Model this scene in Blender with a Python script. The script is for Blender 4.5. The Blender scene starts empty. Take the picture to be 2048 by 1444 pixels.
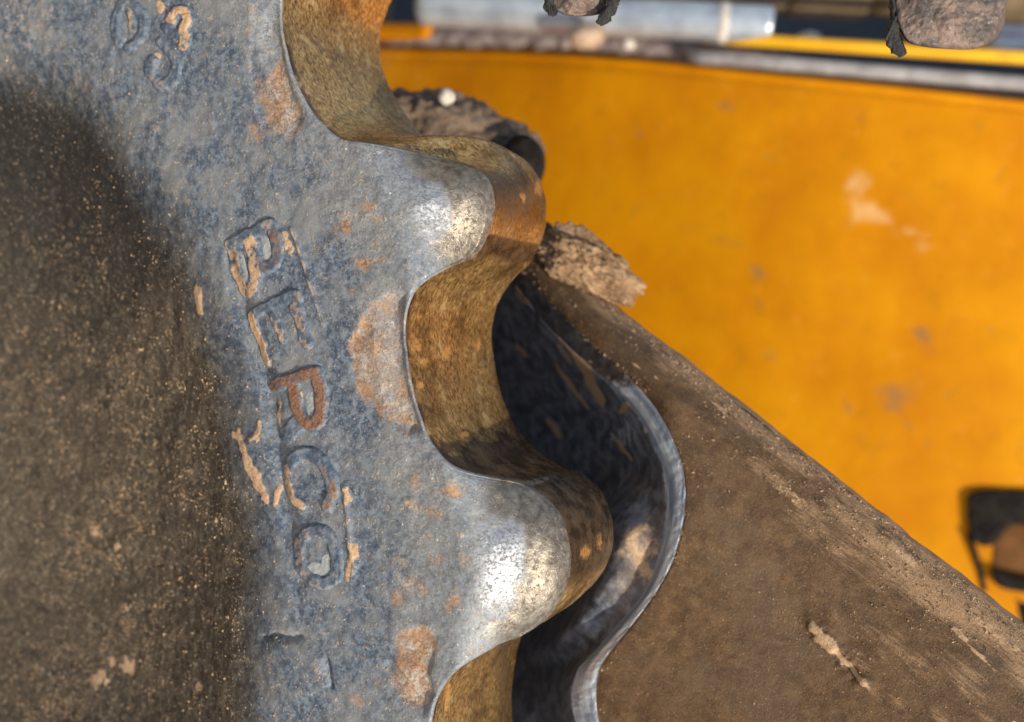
import bpy, math, random
import numpy as np
from mathutils import Matrix, Vector

random.seed(4)
rng = np.random.default_rng(4)
scene = bpy.context.scene
col = scene.collection

# ------------------------------------------------------------------ camera frame
F = 1967.0                                   # focal length in photo pixels (photo 2048 wide)
nC = np.array([-926., -42., 1967.]); nC /= np.linalg.norm(nC)        # sprocket face normal, camera axes
UC = np.cross([0, 1, 0], nC); UC /= np.linalg.norm(UC)               # world up (the phone was held sideways)
VC = np.cross(nC, UC)
R_wc = np.array([-VC, -nC, UC])              # camera axes -> world axes
CAM = np.array([0., 0., 0.95])
P0C = np.array([(800 - 1024) / F * .4, (722 - 680) / F * .4, -.4])    # a tooth root on the sprocket face


def c2w(p):
    return np.asarray(p, float) @ R_wc.T + CAM


cam_d = bpy.data.cameras.new('camera')
cam = bpy.data.objects.new('camera', cam_d); col.objects.link(cam)
M = Matrix(R_wc.tolist()).to_4x4(); M.translation = Vector(CAM.tolist())
cam.matrix_world = M
cam_d.sensor_width = 36.0
cam_d.lens = 36.0 * F / 2048
cam_d.clip_start = 0.01; cam_d.clip_end = 500
cam_d.dof.use_dof = True
cam_d.dof.focus_distance = 0.415
cam_d.dof.aperture_fstop = 5.4
scene.camera = cam

# ------------------------------------------------------------------ sun and sky
SUN_A = math.radians(-33)
S = .42 * nC + .907 * (UC * math.cos(SUN_A) + VC * math.sin(SUN_A)); S /= np.linalg.norm(S)
Sw = R_wc @ S
elev = math.asin(Sw[2]); azim = math.atan2(Sw[0], Sw[1])
world = bpy.data.worlds.new("World"); scene.world = world
world.use_nodes = True
wn = world.node_tree
bg = wn.nodes['Background']; bg.inputs['Strength'].default_value = 0.15
sky = wn.nodes.new('ShaderNodeTexSky'); sky.sky_type = 'NISHITA'; sky.sun_disc = False
sky.sun_elevation = elev; sky.sun_rotation = azim
wn.links.new(sky.outputs[0], bg.inputs['Color'])
sun_d = bpy.data.lights.new('sun', 'SUN'); sun_d.energy = 4.2; sun_d.angle = math.radians(0.5)
sun_d.color = (1.0, .90, .74)
sun = bpy.data.objects.new('sun', sun_d); col.objects.link(sun)
sun.rotation_euler = Vector(Sw.tolist()).to_track_quat('Z', 'Y').to_euler()
vs = scene.view_settings
vs.view_transform = 'Standard'; vs.look = 'None'; vs.exposure = 0.25; vs.gamma = 1.0
scene.cycles.max_bounces = 8


# ------------------------------------------------------------------ numeric helpers
def unp(p, off=0.0):
    """photo pixel -> (u, v, w) in metres on the plane `off` behind the sprocket face"""
    p = np.atleast_2d(np.asarray(p, float))
    d = np.stack([(p[:, 0] - 1024) / F, (722 - p[:, 1]) / F, -np.ones(len(p))], 1)
    off = np.broadcast_to(np.asarray(off, float), (len(p),))
    t = ((nC @ P0C) - off) / (d @ nC)
    R = d * t[:, None] - P0C
    return np.stack([R @ UC, R @ VC, R @ nC], 1)


def uvw2w(q):
    q = np.asarray(q, float)
    return c2w(P0C + q[..., 0:1] * UC + q[..., 1:2] * VC + q[..., 2:3] * nC)


def PZ(px, py, Z):
    """photo pixel at camera depth Z -> world point(s)"""
    px, py, Z = np.broadcast_arrays(np.asarray(px, float), np.asarray(py, float), np.asarray(Z, float))
    return c2w(np.stack([(px - 1024) / F * Z, (722 - py) / F * Z, -Z], -1))


def proj(u, v, w=0.0):
    X = P0C + u[..., None] * UC + v[..., None] * VC + (np.asarray(w) + 0 * u)[..., None] * nC
    return 1024 - F * X[..., 0] / X[..., 2], 722 + F * X[..., 1] / X[..., 2]


def sstep(a, b, x):
    t = np.clip((x - a) / (b - a), 0, 1)
    return t * t * (3 - 2 * t)


def _h(ix, iy, iz):
    n = (ix.astype(np.int64) * 374761393 + iy.astype(np.int64) * 668265263 + iz.astype(np.int64) * 2147483647) & 0xFFFFFFFF
    n = ((n ^ (n >> 13)) * 1274126177) & 0xFFFFFFFF
    return ((n ^ (n >> 16)) & 0xFFFF) / 65535.0


def vnoise(x, y, z=0.0, seed=0):
    x, y, z = np.broadcast_arrays(np.asarray(x, float), np.asarray(y, float), np.asarray(z, float))
    ix, iy, iz = np.floor(x), np.floor(y), np.floor(z)
    fx, fy, fz = x - ix, y - iy, z - iz
    fx, fy, fz = (f * f * (3 - 2 * f) for f in (fx, fy, fz))
    r = 0
    for dz in (0, 1):
        wz = fz if dz else 1 - fz
        for dx in (0, 1):
            wx = fx if dx else 1 - fx
            for dy in (0, 1):
                wy = fy if dy else 1 - fy
                r = r + wx * wy * wz * _h(ix + dx + seed * 57, iy + dy + seed * 131, iz + dz)
    return r


def fbm(x, y, z=0.0, seed=0, oct=4, gain=.5):
    a, s, r = 1., 0., 0
    for o in range(oct):
        k = 2.03 ** o
        r = r + a * vnoise(x * k, y * k, np.asarray(z) * k, seed + o * 7); s += a; a *= gain
    return r / s


def crom(P, n):
    """Catmull-Rom resample of points P (k, m) to n points, uniform in index"""
    P = np.asarray(P, float); k = len(P)
    t = np.linspace(0, k - 1, n); i = np.minimum(t.astype(int), k - 2); f = (t - i)[:, None]
    Q = np.vstack([2 * P[0] - P[1], P, 2 * P[-1] - P[-2]])
    a, b, c, d = Q[i], Q[i + 1], Q[i + 2], Q[i + 3]
    return .5 * (2 * b + (c - a) * f + (2 * a - 5 * b + 4 * c - d) * f ** 2 + (3 * b - a - 3 * c + d) * f ** 3)


def dline(x, y, pts):
    """distance in pixels to a polyline, and the position along it 0..1"""
    pts = np.asarray(pts, float); best = np.full(x.shape, 1e9); par = np.zeros(x.shape); n = len(pts) - 1
    for k in range(n):
        a, b = pts[k], pts[k + 1]; ab = b - a; L = ab @ ab + 1e-9
        t = np.clip(((x - a[0]) * ab[0] + (y - a[1]) * ab[1]) / L, 0, 1)
        d = np.hypot(x - a[0] - t * ab[0], y - a[1] - t * ab[1])
        m = d < best; best = np.where(m, d, best); par = np.where(m, (k + t) / n, par)
    return best, par


def dpoly(x, y, pts):
    """signed distance to a polygon, positive inside"""
    pts = np.asarray(pts, float); d, _ = dline(x, y, np.vstack([pts, pts[:1]]))
    ins = np.zeros(x.shape, bool); n = len(pts)
    for k in range(n):
        (x0, y0), (x1, y1) = pts[k], pts[(k + 1) % n]
        if y0 == y1: continue
        c = ((y0 > y) != (y1 > y)) & (x < (x1 - x0) * (y - y0) / (y1 - y0) + x0)
        ins ^= c
    return np.where(ins, d, -d)


def blob(x, y, cx, cy, rx, ry=None, rot=0.0):
    ry = ry or rx; c, s = math.cos(math.radians(rot)), math.sin(math.radians(rot))
    dx, dy = x - cx, y - cy
    return np.hypot((dx * c + dy * s) / rx, (-dx * s + dy * c) / ry)


# ------------------------------------------------------------------ mesh helpers
def link(name, me, mat, parent=None, loc=None, world_pts=True):
    o = bpy.data.objects.new(name, me); col.objects.link(o)
    if mat: me.materials.append(mat)
    if parent is not None: o.parent = parent
    if loc is not None: o.location = loc
    return o


def tag(o, label=None, cat=None, group=None, kind=None):
    for k, v in (('label', label), ('category', cat), ('group', group), ('kind', kind)):
        if v: o[k] = v
    return o


def empty(name, loc, label, cat, group=None):
    o = bpy.data.objects.new(name, None); col.objects.link(o)
    o.location = Vector([float(c) for c in loc]); o.empty_display_size = .02
    return tag(o, label, cat, group)


def mesh_np(name, V, faces, attrs=None, uv=None, smooth=True, normals=None):
    me = bpy.data.meshes.new(name)
    V = np.ascontiguousarray(V.reshape(-1, 3), np.float32); faces = np.ascontiguousarray(faces, np.int32)
    nf, k = faces.shape
    me.vertices.add(len(V)); me.vertices.foreach_set('co', V.ravel())
    me.loops.add(nf * k); me.loops.foreach_set('vertex_index', faces.ravel())
    me.polygons.add(nf); me.polygons.foreach_set('loop_start', np.arange(0, nf * k, k, dtype=np.int32))
    me.polygons.foreach_set('loop_total', np.full(nf, k, np.int32))
    me.polygons.foreach_set('use_smooth', np.full(nf, smooth))
    for nm, A in (attrs or {}).items():
        at = me.attributes.new(nm, 'FLOAT_COLOR', 'POINT')
        at.data.foreach_set('color', np.ascontiguousarray(A.reshape(-1, 4), np.float32).ravel())
    if uv is not None:
        l = me.uv_layers.new(name='UVMap')
        l.data.foreach_set('uv', np.ascontiguousarray(uv.reshape(-1, 2)[faces.ravel()], np.float32).ravel())
    me.update(calc_edges=True); me.validate()
    if normals is not None:
        me.normals_split_custom_set_from_vertices([tuple(x) for x in normals.reshape(-1, 3).tolist()])
    return me


def gfaces(nr, nc, closed=False, flip=False):
    r = np.arange(nr - 1)[:, None]; c = np.arange(nc if closed else nc - 1)[None, :]
    c2 = (c + 1) % nc
    f = np.stack([r * nc + c, r * nc + c2, (r + 1) * nc + c2, (r + 1) * nc + c], -1).reshape(-1, 4)
    return f[:, ::-1] if flip else f


def gnormals(P):
    du = np.gradient(P, axis=1); dv = np.gradient(P, axis=0)
    n = np.cross(du, dv); return n / (np.linalg.norm(n, axis=-1, keepdims=True) + 1e-12)


# ------------------------------------------------------------------ material helper
class Mt:
    def __init__(s, name):
        s.m = bpy.data.materials.new(name); s.m.use_nodes = True
        s.nt = s.m.node_tree; s.p = s.nt.nodes['Principled BSDF']
        s.tc = s.nt.nodes.new('ShaderNodeTexCoord')

    def _in(s, sock, v):
        if isinstance(v, bpy.types.NodeSocket): s.nt.links.new(v, sock)
        elif isinstance(v, (tuple, list)): sock.default_value = (*v, 1.0)[:4] if sock.type == 'RGBA' else v
        else: sock.default_value = v

    def map(s, scale=(1, 1, 1), rot=(0, 0, 0), src='Object'):
        n = s.nt.nodes.new('ShaderNodeMapping'); s.nt.links.new(s.tc.outputs[src], n.inputs[0])
        n.inputs['Scale'].default_value = scale; n.inputs['Rotation'].default_value = rot
        return n.outputs[0]

    def noise(s, scale, detail=4, rough=.55, vec=None, dist=0.0):
        n = s.nt.nodes.new('ShaderNodeTexNoise'); s._in(n.inputs['Vector'], vec or s.tc.outputs['Object'])
        n.inputs['Scale'].default_value = scale; n.inputs['Detail'].default_value = detail
        n.inputs['Roughness'].default_value = rough; n.inputs['Distortion'].default_value = dist
        return n.outputs['Fac']

    def voro(s, scale, vec=None, feature='F1', out='Distance'):
        n = s.nt.nodes.new('ShaderNodeTexVoronoi'); n.feature = feature
        s._in(n.inputs['Vector'], vec or s.tc.outputs['Object']); n.inputs['Scale'].default_value = scale
        return n.outputs[out]

    def ss(s, x, a, b):
        n = s.nt.nodes.new('ShaderNodeMapRange'); n.interpolation_type = 'SMOOTHSTEP'
        s._in(n.inputs['Value'], x); s._in(n.inputs['From Min'], a); s._in(n.inputs['From Max'], b)
        if not isinstance(a, bpy.types.NodeSocket) and not isinstance(b, bpy.types.NodeSocket) and a > b:
            n.inputs['From Min'].default_value = b; n.inputs['From Max'].default_value = a
            n.inputs['To Min'].default_value = 1; n.inputs['To Max'].default_value = 0
        return n.outputs[0]

    def ma(s, op, a, b=0.0, c=0.0):
        n = s.nt.nodes.new('ShaderNodeMath'); n.operation = op
        for k, v in enumerate((a, b, c)): s._in(n.inputs[k], v)
        return n.outputs[0]

    def mul(s, a, b): return s.ma('MULTIPLY', a, b)
    def add(s, a, b): return s.ma('ADD', a, b)

    def mix(s, f, a, b):
        n = s.nt.nodes.new('ShaderNodeMix'); n.data_type = 'RGBA'
        s._in(n.inputs[0], f); s._in(n.inputs[6], a); s._in(n.inputs[7], b)
        return n.outputs[2]

    def mixf(s, f, a, b):
        n = s.nt.nodes.new('ShaderNodeMix'); s._in(n.inputs[0], f); s._in(n.inputs[2], a); s._in(n.inputs[3], b)
        return n.outputs[0]

    def attr(s, name):
        n = s.nt.nodes.new('ShaderNodeAttribute'); n.attribute_name = name
        sp = s.nt.nodes.new('ShaderNodeSeparateColor'); s.nt.links.new(n.outputs['Color'], sp.inputs[0])
        return sp.outputs[0], sp.outputs[1], sp.outputs[2], n.outputs['Alpha']

    def bump(s, h, dist, strength=1.0, nrm=None):
        n = s.nt.nodes.new('ShaderNodeBump'); s._in(n.inputs['Height'], h)
        n.inputs['Distance'].default_value = dist; n.inputs['Strength'].default_value = strength
        if nrm: s.nt.links.new(nrm, n.inputs['Normal'])
        return n.outputs[0]

    def set(s, **k):
        names = dict(col='Base Color', rough='Roughness', metal='Metallic', nrm='Normal', spec='Specular IOR Level', coat='Coat Weight')
        for a, v in k.items(): s._in(s.p.inputs[names[a]], v)
        return s.m


# ------------------------------------------------------------------ materials
TAN = (.46, .31, .18); SOIL = (.20, .135, .085); RUST = (.30, .105, .03); OCHRE = (.42, .21, .05)


def m_sprocket():
    m = Mt('cast_steel')
    wear, rust, mud, dark = m.attr('mask')
    grey, hdust, edge, _z = m.attr('mask2')
    big = m.noise(45, 4, .6); mid = m.noise(240, 5, .65); fine = m.noise(900, 4, .7)
    spk = m.noise(620, 3, .6)
    spk2 = m.noise(300, 4, .7, m.map((1, 1.6, 1), (0, .5, 0)))
    paint = m.mix(m.ss(m.add(m.mul(mid, .6), m.mul(m.noise(700, 4, .7), .4)), .42, .60), (.050, .074, .108), (.190, .225, .262))
    paint = m.mix(m.mul(m.ss(big, .4, .68), .8), paint, (.25, .255, .245))
    paint = m.mix(m.mul(m.ss(m.add(grey, m.mul(m.add(mid, -.5), 1.0)), .45, 1.05), .5), paint, m.mix(m.ss(fine, .3, .7), (.17, .175, .175), (.40, .385, .35)))
    hub = m.mix(m.ss(mid, .35, .7), (.005, .005, .005), (.019, .017, .015))  # hub near black: the shadow over it is put into the colour
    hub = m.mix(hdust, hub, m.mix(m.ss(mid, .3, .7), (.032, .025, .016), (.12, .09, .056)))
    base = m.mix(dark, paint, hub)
    vf = m.noise(2300, 3, .6)
    paint = m.mix(m.mul(m.ss(vf, .56, .70), .5), paint, (.33, .34, .34))
    paint = m.mix(m.mul(m.ss(vf, .44, .34), .6), paint, (.025, .035, .05))
    paint = m.mix(m.mul(m.ss(m.add(_z, m.mul(m.add(m.noise(75, 5, .65), -.5), 1.6)), .30, .85), .8), paint, m.mix(m.ss(mid, .4, .65), (.022, .036, .060), (.070, .095, .135)))  # groove shade put into the paint as a dark blue band
    # dust caught in the casting texture
    dust = m.add(m.mul(m.ss(spk2, .56, .70), .8), m.mul(m.ss(spk, .60, .68), .9))
    dust = m.mul(dust, m.mixf(dark, m.mixf(m.ss(big, .35, .6), .45, 1.0), m.mul(m.add(.35, m.mul(hdust, .75)), m.mixf(m.ss(big, .35, .62), .5, 1.0))))
    base = m.mix(m.ma('MINIMUM', dust, .8), base, m.mix(m.ss(fine, .3, .7), (.34, .25, .16), (.60, .47, .32)))
    fleck = m.mul(m.ss(m.noise(560, 3, .6), .665, .72), m.mixf(dark, m.mixf(grey, .35, .9), .1))
    base = m.mix(fleck, base, (.72, .72, .70))
    # mud smears drawn on the face
    mudf = m.ss(m.add(mud, m.mul(m.add(mid, -.5), .9)), .35, .62)
    base = m.mix(mudf, base, m.mix(m.ss(fine, .3, .7), (.40, .24, .13), (.64, .43, .26)))
    # rust
    rs = m.mul(m.ss(m.add(rust, m.mul(m.add(m.noise(260, 6, .72), -.5), 1.7)), .30, 1.0), .78)
    rcol = m.mix(m.ss(fine, .35, .68), (.26, .095, .03), (.52, .33, .17))
    rcol = m.mix(m.mul(m.ss(m.noise(130, 5, .7), .48, .62), .75), rcol, m.mix(m.ss(fine, .4, .6), (.30, .28, .24), (.60, .55, .45)))
    rcol = m.mix(m.mul(m.ss(m.noise(85, 5, .7), .48, .64), .8), rcol, (.56, .26, .06))
    base = m.mix(rs, base, rcol)
    # bare worn steel with dark pits
    wf = m.ss(m.add(wear, m.mul(m.add(m.noise(420, 5, .7), -.5), .7)), .12, .85)
    pit = m.mul(m.ss(m.noise(950, 4, .65, m.map((1, 1, .45))), .52, .42), .95)
    steel = m.mix(pit, m.mix(m.ss(mid, .3, .7), (.42, .425, .42), (.66, .65, .61)), (.17, .17, .18))
    base = m.mix(wf, base, steel)
    ef = m.ss(m.add(edge, m.mul(m.add(mid, -.5), .7)), .35, .75)
    base = m.mix(m.mul(ef, .95), base, m.mix(m.ss(mid, .3, .7), (.13, .105, .075), (.36, .305, .23)))
    metal = m.mul(wf, m.mixf(pit, .95, .2))
    metal = m.ma('MAXIMUM', m.mul(metal, .9), m.mul(ef, .6))
    rough = m.mixf(wf, m.mixf(m.ma('MINIMUM', m.add(dust, mudf), 1.0), m.mixf(dark, .40, .8), .9), m.mixf(pit, .47, .62))
    rough = m.mixf(rs, rough, m.mixf(wf, .7, .5))
    h = m.add(m.mul(mid, .45), m.mul(fine, .5))
    h = m.add(h, m.mul(dust, .5))
    h = m.add(m.mul(h, m.mixf(wf, 1.0, .5)), m.mul(wf, m.mul(m.noise(700, 3, .6, m.map((.25, 1, 1.6))), .55)))
    b = m.bump(h, .0006, .9)
    return m.set(col=base, metal=metal, rough=rough, nrm=b)


def m_flank():
    m = Mt('polished_tooth_steel')
    dk, rust, edge, gold = m.attr('mask')
    uvn = m.map((1, .42, 1), src='UV')
    st = m.noise(900, 5, .7, uvn); st2 = m.noise(300, 5, .65, uvn); fine = m.noise(1300, 3, .65)
    mot = m.noise(110, 6, .72)
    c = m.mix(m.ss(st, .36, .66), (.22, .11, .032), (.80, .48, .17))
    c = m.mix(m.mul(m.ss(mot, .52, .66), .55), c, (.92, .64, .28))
    c = m.mix(m.mul(m.ss(m.noise(38, 5, .65), .46, .66), .7), c, (.10, .052, .018))
    c = m.mix(m.mul(m.ss(st2, .56, .70), .65), c, (.07, .045, .025))
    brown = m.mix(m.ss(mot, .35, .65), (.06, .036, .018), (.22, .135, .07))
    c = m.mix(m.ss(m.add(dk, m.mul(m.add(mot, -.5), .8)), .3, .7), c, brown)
    rf = m.mul(m.ss(m.add(rust, m.mul(m.add(m.noise(520, 5, .72), -.5), 2.0)), .45, 1.05), .75)
    c = m.mix(rf, c, m.mix(m.ss(fine, .3, .7), (.34, .13, .02), (.52, .25, .05)))
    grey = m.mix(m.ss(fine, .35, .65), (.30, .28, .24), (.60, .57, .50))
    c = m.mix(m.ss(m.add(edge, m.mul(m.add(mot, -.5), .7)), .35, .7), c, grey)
    rough = m.add(.20, m.mul(m.ss(mot, .35, .7), .20))
    rough = m.mixf(rf, rough, .75)
    metal = m.mixf(rf, .72, .05)
    b = m.bump(m.add(m.add(m.mul(st, .5), m.mul(fine, .3)), m.mul(mot, .8)), .0006, .8)
    return m.set(col=c, metal=metal, rough=rough, nrm=b)


def m_letter():
    m = Mt('raised_letter_steel')
    top, rust, mud, grey = m.attr('mask')
    mid = m.noise(260, 5, .65); fine = m.noise(900, 4, .7)
    c = m.mix(m.ss(mid, .35, .68), (.06, .085, .12), (.19, .22, .25))
    c = m.mix(m.ss(m.add(mud, m.mul(m.add(mid, -.5), 1.3)), .35, .65), c, m.mix(fine, (.40, .24, .12), (.64, .43, .26)))
    c = m.mix(m.ss(m.add(rust, m.mul(m.add(mid, -.5), .8)), .35, .6), c, m.mix(m.ss(fine, .3, .7), (.13, .062, .038), (.30, .16, .095)))
    c = m.mix(m.ss(m.add(grey, m.mul(m.add(mid, -.5), .6)), .35, .6), c, m.mix(fine, (.26, .28, .28), (.42, .43, .41)))
    b = m.bump(m.add(mid, m.mul(fine, .5)), .0008, .8)
    return m.set(col=c, rough=.6, nrm=b)


def m_guard():
    m = Mt('dusty_guard_steel')
    mud, bare, black, top = m.attr('mask')
    uvs = m.map((1, .12, 1), src='UV')
    st = m.noise(160, 5, .65, uvs); mid = m.noise(130, 5, .65); fine = m.noise(900, 4, .7); big = m.noise(22, 3, .6)
    c = m.mix(m.ss(mid, .3, .7), (.080, .039, .012), (.165, .088, .034))
    c = m.mix(m.mul(m.ss(big, .45, .65), .5), c, (.13, .085, .045))
    c = m.mix(m.ss(m.add(m.mul(top, .55), m.mul(st, .8)), .55, .95), c, m.mix(fine, (.30, .17, .08), (.50, .31, .16)))
    c = m.mix(m.mul(m.ss(m.noise(1500, 3, .6, m.map((1, 1, 1))), .60, .70), .55), c, (.36, .26, .17))
    c = m.mix(m.mul(m.ss(fine, .64, .72), .8), c, (.50, .38, .25))
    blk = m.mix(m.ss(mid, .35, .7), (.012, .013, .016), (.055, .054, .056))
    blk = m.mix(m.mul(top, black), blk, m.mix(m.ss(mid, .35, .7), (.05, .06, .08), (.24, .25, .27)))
    sc = m.noise(900, 3, .6, m.map((1, .05, 1), src='UV'))
    c = m.mix(m.mul(m.ss(sc, .60, .70), .45), c, (.36, .27, .19))
    c = m.mix(m.mul(m.ss(sc, .40, .32), .5), c, (.045, .03, .018))
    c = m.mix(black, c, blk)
    c = m.mix(m.ss(m.add(mud, m.mul(m.add(mid, -.5), 1.0)), .38, .66), c, m.mix(m.ss(fine, .3, .7), (.40, .24, .12), (.62, .41, .23)))
    bf = m.ss(m.add(bare, m.mul(m.add(m.noise(260, 4, .6), -.5), .8)), .35, .6)
    c = m.mix(bf, c, m.mix(m.ss(st, .4, .6), (.26, .32, .40), (.66, .69, .72)))
    rough = m.mixf(bf, m.mixf(black, .8, .42), .38)
    h = m.add(m.mul(mid, .35), m.add(m.mul(fine, .6), m.mul(st, .4)))
    b = m.bump(h, .0009, 1.0)
    return m.set(col=c, metal=m.mul(bf, .35), rough=rough, nrm=b)


def m_yellow():
    m = Mt('yellow_machine_paint')
    mud, dirt, dk, z = m.attr('mask')
    big = m.noise(9, 4, .6); mid = m.noise(45, 5, .65); fine = m.noise(300, 3, .6)
    c = m.mix(m.ss(big, .3, .7), (.58, .195, .000), (.70, .275, .000))
    c = m.mix(m.mul(m.ss(mid, .54, .70), .30), c, (.40, .16, .005))
    c = m.mix(m.mul(m.ss(m.noise(26, 6, .7), .58, .74), .45), c, (.30, .16, .03))
    c = m.mix(m.mul(m.ss(m.add(dirt, m.mul(m.add(m.noise(80, 6, .7), -.5), 1.6)), .25, 1.0), .62), c, (.26, .155, .07))
    c = m.mix(m.mul(m.ss(m.add(mud, m.mul(m.add(m.noise(70, 6, .7), -.5), 2.2)), .20, 1.1), .6), c, (.82, .50, .22))
    c = m.mix(m.ss(dk, .3, .8), c, (.10, .06, .02))
    return m.set(col=c, rough=m.add(.55, m.mul(mid, .2)), nrm=m.bump(m.add(big, m.mul(fine, .06)), .004, .5), spec=.12)


def m_simple(name, a, b, scale=120, rough=.7, metal=0.0, bump=.0015, speck=None, stretch=(1, 1, 1), spec=.5):
    m = Mt(name); v = m.map(stretch)
    n1 = m.noise(scale, 5, .65, v); n2 = m.noise(scale * 5, 4, .7, v)
    c = m.mix(m.ss(n1, .32, .68), a, b)
    if speck: c = m.mix(m.ss(n2, .58, .72), c, speck)
    return m.set(col=c, rough=rough, metal=metal, nrm=m.bump(m.add(n1, m.mul(n2, .45)), bump, .9), spec=spec)


MS, MF, ML, MG, MY = m_sprocket(), m_flank(), m_letter(), m_guard(), m_yellow()
M_mud = m_simple('dried_mud', (.20, .11, .05), (.52, .33, .175), 90, .95, 0, .004, (.62, .43, .25))
M_bank = m_simple('dark_mud', (.10, .07, .045), (.22, .15, .10), 60, .95, 0, .005, (.30, .22, .15))
M_lug = m_simple('rusty_lug_steel', (.075, .062, .055), (.23, .155, .115), 95, .6, .25, .0016, (.34, .30, .27))
M_rub = m_simple('black_rubber', (.018, .017, .015), (.050, .047, .040), 160, .75, 0, .0018, (.11, .10, .085), (1, 1, 3))
M_bar = m_simple('brown_bar_steel', (.13, .085, .04), (.20, .14, .07), 40, .75, 0, .002, (.26, .19, .11))
M_pipe = m_simple('grey_pipe_steel', (.34, .37, .40), (.55, .58, .60), 25, .38, .55, .001)
M_grey = m_simple('dusty_grey_steel', (.30, .27, .25), (.46, .43, .41), 40, .6, .1, .002)
M_stone = m_simple('pale_stone', (.42, .36, .28), (.68, .62, .52), 120, .85, 0, .001)
M_tstone = m_simple('tan_stone', (.36, .24, .15), (.56, .41, .28), 80, .85, 0, .002)
M_black = m_simple('black_paint', (.010, .008, .007), (.030, .024, .020), 60, .9, 0, .002, (.05, .04, .034), spec=.08)
M_hull = m_simple('shaded_hull_tint', (.018, .024, .032), (.035, .045, .055), 8, .6, 0, .002)  # shade inside the machine put into the colour
M_block = m_simple('brown_block', (.14, .060, .018), (.20, .088, .028), 30, .8, 0, .001, spec=.1)
M_soil = m_simple('soil', (.16, .11, .07), (.30, .22, .145), 6, .95, 0, .01, (.36, .27, .19))

# ------------------------------------------------------------------ ground
g = 60.
N = 61
gx = np.sinh(np.linspace(-4.5, 4.5, N)) / math.sinh(4.5) * g
X, Y = np.meshgrid(gx, gx)
Zg = (fbm(X * 3, Y * 3, 0, 5) - .5) * .05
me = mesh_np('ground', np.stack([X, Y, Zg], -1), gfaces(N, N))
tag(link('ground', me, M_soil), kind='structure')

# ------------------------------------------------------------------ the sprocket
UC0 = np.array([-.438, -.112])               # hub axis in the face plane
NT = 19; PITCH = 2 * math.pi / NT; A0 = math.radians(14.3)
TH = .088
prof = np.array([(-.84, 473), (-.815, 482), (-.76, 492), (-.70, 498), (-.63, 501), (-.555, 500), (-.49, 495.5), (-.435, 486), (-.40, 475.5),
                 (-.365, 467), (-.32, 460.5), (-.265, 455.8), (-.19, 453), (-.1, 452.1), (0, 453.3), (.06, 456.8), (.116, 463.2), (.16, 473)])
hub_pos = uvw2w(np.array([UC0[0], UC0[1], 0.]))
sprocket = empty('drive_sprocket', hub_pos, 'big worn steel drive sprocket with raised cast letters and shiny rounded teeth', 'sprocket')


def l_s(u, v, w):
    """face-plane coordinates -> sprocket local"""
    return np.stack([-(v - UC0[1]), -w, u - UC0[0]], -1)


def outline(n0, n1, step):
    """tooth outline from phase n0 down to n1 (polar, in metres), arc-length spaced"""
    per = prof[:-1].copy()
    pts = []
    for k in range(int(math.floor(n1)) - 2, int(math.ceil(n0)) + 3):
        for ph, r in per: pts.append((ph + k, r / 1000.))
    pts = np.array(sorted(pts))
    d = crom(pts, len(pts) * 60)
    d = d[(d[:, 0] >= n1) & (d[:, 0] <= n0)][::-1]
    xy = np.stack([d[:, 1] * np.cos(A0 + d[:, 0] * PITCH), d[:, 1] * np.sin(A0 + d[:, 0] * PITCH)], 1)
    s = np.concatenate([[0], np.cumsum(np.hypot(*np.diff(xy, axis=0).T))])
    q = np.linspace(0, s[-1], int(s[-1] / step) + 1)
    return np.interp(q, s, d[:, 0]), np.stack([np.interp(q, s, xy[:, 0]), np.interp(q, s, xy[:, 1])], 1), q


# px drawings on the face ------------------------------------------------------
POCKET = [(-900, 90), (0, 105), (90, 118), (160, 150), (215, 205), (262, 275), (312, 360), (368, 460), (420, 590), (460, 720),
          (492, 860), (518, 1000), (535, 1150), (532, 1300), (515, 1500), (430, 1900), (-900, 1900)]
_d = np.linspace(-26, 400, 853)                # hub recess: slope against distance from its edge (mm)
_s = np.interp(_d, [-26, -12, 0, 14, 28, 48, 72, 105, 150, 400], [0, .06, .24, .46, .60, .62, .52, .34, .16, .08])
PK_D, PK_H = _d, np.concatenate([[0], np.cumsum((_s[1:] + _s[:-1]) / 2 * np.diff(_d))])
_b = np.linspace(0, 42, 169)                   # worn bevel of the teeth: slope against distance from the edge (mm)
_bs = np.interp(_b, [0, 5, 10, 14, 26, 32, 36, 42], [1.15, .95, .75, .60, .52, .30, .08, 0])
BV_D, BV_H = _b, np.concatenate([np.cumsum(((_bs[1:] + _bs[:-1]) / 2 * np.diff(_b))[::-1])[::-1], [0]])
CRESC = [[(505, -60), (560, -60), (556, 60), (572, 150), (605, 235), (585, 275), (545, 268), (515, 230), (500, 170), (497, 100)],
         [(738, 612), (775, 582), (806, 590), (803, 680), (812, 760), (840, 860), (815, 868), (770, 842), (722, 806), (700, 750), (702, 680)],
         [(768, 1330), (790, 1268), (835, 1250), (878, 1268), (868, 1310), (858, 1350), (866, 1390), (846, 1424), (815, 1408), (784, 1380)]]
GROOVE = [(446, 470), (462, 540), (485, 620), (512, 700), (533, 770), (547, 850), (556, 930), (566, 1010), (580, 1090), (600, 1160)]
RIDGE = [[(583, 458), (596, 490), (612, 540), (632, 600), (646, 650)], [(688, 976), (696, 1030), (700, 1090), (710, 1130), (706, 1165)]]
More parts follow.
